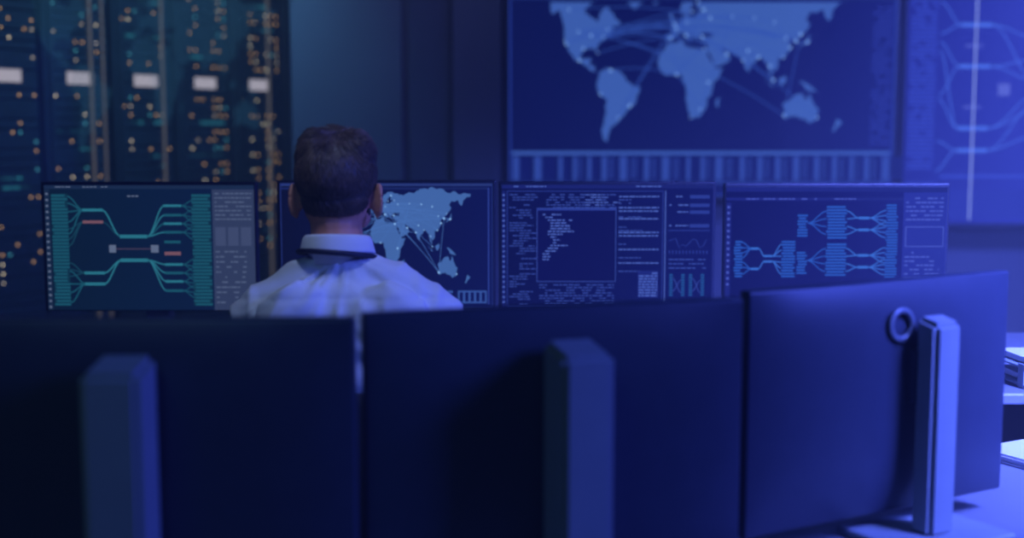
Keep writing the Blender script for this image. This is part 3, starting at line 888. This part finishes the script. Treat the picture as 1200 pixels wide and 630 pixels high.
# chair
ch = empty('office_chair', (X, Y, 0))
bm = bmesh.new(); bm_box(bm, (0, 0.06, 0.445), (0.48, 0.46, 0.075), 0.03, 4); obj_from_bm('seat', bm, M_mesh, ch, True)
bm = bmesh.new(); bm_box(bm, (0, -0.185, 0.72), (0.42, 0.05, 0.34), 0.022, 4); obj_from_bm('backrest', bm, M_mesh, ch, True)
bm = bmesh.new()
bm_cyl(bm, (0, 0.05, 0.10), (0, 0.05, 0.41), 0.028); bm_box(bm, (0, -0.19, 0.49), (0.06, 0.02, 0.2), 0.005); bm_box(bm, (0, -0.08, 0.402), (0.06, 0.24, 0.02), 0.005)
for k in range(5):
    an = math.radians(90+72*k); q = Vector((0.27*math.cos(an), 0.05+0.27*math.sin(an), 0.075))
    bm_cyl(bm, (0, 0.05, 0.115), q, 0.022, 0.014); bm_cyl(bm, q+Vector((-.012, 0, -0.045)), q+Vector((.012, 0, -0.045)), 0.029)
obj_from_bm('base', bm, M_deskleg, ch)

# ---------------------------------------------------------------- lights
def area(name, loc, aim, sx, sy, power, col, spread=180):
    l = bpy.data.lights.new(name, 'AREA'); l.shape = 'RECTANGLE'; l.size = sx; l.size_y = sy; l.energy = power; l.color = col
    l.spread = math.radians(spread)
    o = bpy.data.objects.new(name, l); COL.objects.link(o); o.location = loc
    o.rotation_euler = (Vector(aim)-Vector(loc)).to_track_quat('-Z', 'Y').to_euler()
    return o
def spot(name, loc, aim, power, col, ang, blend=0.8, rad=0.12):
    l = bpy.data.lights.new(name, 'SPOT'); l.energy = power; l.color = col; l.spot_size = math.radians(ang); l.spot_blend = blend; l.shadow_soft_size = rad
    o = bpy.data.objects.new(name, l); COL.objects.link(o); o.location = loc
    o.rotation_euler = (Vector(aim)-Vector(loc)).to_track_quat('-Z', 'Y').to_euler()
    return o
area('blue_haze_fill', (1.95, 1.5, 2.6), (1.50, 3.1, 0.9), 0.7, 0.9, 140, (0.115, 0.165, 1.0), 66)  # added off-frame lamp, makes the blue glow build up to the right
area('blue_fill_light', (2.7, 1.2, 2.3), (0.5, 2.3, 0.9), 0.8, 1.0, 32, (0.075, 0.12, 1.0), 96)  # added lamp, tints the monitor backs blue
area('blue_wall_fill', (2.2, 4.7, 2.65), (2.1, 6.0, 1.0), 1.0, 0.4, 26, (0.12, 0.17, 1.0), 90)  # added lamp, carries the blue tint onto the right of the back wall
area('wall_fill_light', (-0.5, 5.2, 2.65), (-0.5, 6.2, 1.4), 0.9, 0.4, 3.0, (0.36, 0.44, 1.0))  # added lamp, lifts the tone of the back wall
spot('man_fill_spot', (-0.20, 1.95, 2.72), (-0.35, 2.62, 1.05), 38, (0.46, 0.58, 1.0), 30)  # added spot, brightens the man's shirt and shoulders
# two added spots: their haze shafts stand in for streaks reflected in glass
spot('streak_shaft_spot', (1.02, 4.55, 2.74), (1.02, 4.55, 0.0), 330, (0.20, 0.26, 1.0), 9, 0.6, 0.05)
spot('streak_shaft_spot', (1.78, 4.55, 2.74), (1.78, 4.55, 0.0), 330, (0.20, 0.26, 1.0), 12, 0.8, 0.05)
area('rack_fill_light', (-1.2, 5.4, 2.6), (-1.9, 6.4, 1.3), 0.6, 0.6, 8, (0.20, 0.6, 0.95), 120)  # added lamp, gives the racks their teal tone
area('teal_fill_light', (-0.9, 0.2, 2.7), (-0.6, 1.9, 0.9), 1.0, 0.5, 1.6, (0.30, 0.66, 1.0), 90)  # added dim teal fill for the stand at the left

w = bpy.data.worlds.new('World'); scene.world = w; w.use_nodes = True
w.node_tree.nodes['Background'].inputs[0].default_value = (0.06, 0.10, 0.40, 1)
w.node_tree.nodes['Background'].inputs[1].default_value = 0.05
# thin haze added to the air, standing in for a blue tint overlay
vs_ = w.node_tree.nodes.new('ShaderNodeVolumeScatter')
vs_.inputs['Color'].default_value = (0.9, 0.93, 1.0, 1); vs_.inputs['Density'].default_value = 0.030; vs_.inputs['Anisotropy'].default_value = 0.0
w.node_tree.links.new(vs_.outputs[0], w.node_tree.nodes['World Output'].inputs['Volume'])

# ---------------------------------------------------------------- camera
cd = bpy.data.cameras.new('camera'); cd.sensor_width = 36; cd.lens = 45
cam = bpy.data.objects.new('camera', cd); COL.objects.link(cam)
cam.location = (0, 0, H); cam.rotation_euler = (math.radians(90-6.28), 0, 0)
cd.dof.use_dof = True; cd.dof.focus_distance = 3.05; cd.dof.aperture_fstop = 1.4
cd.clip_start = 0.05
scene.camera = cam
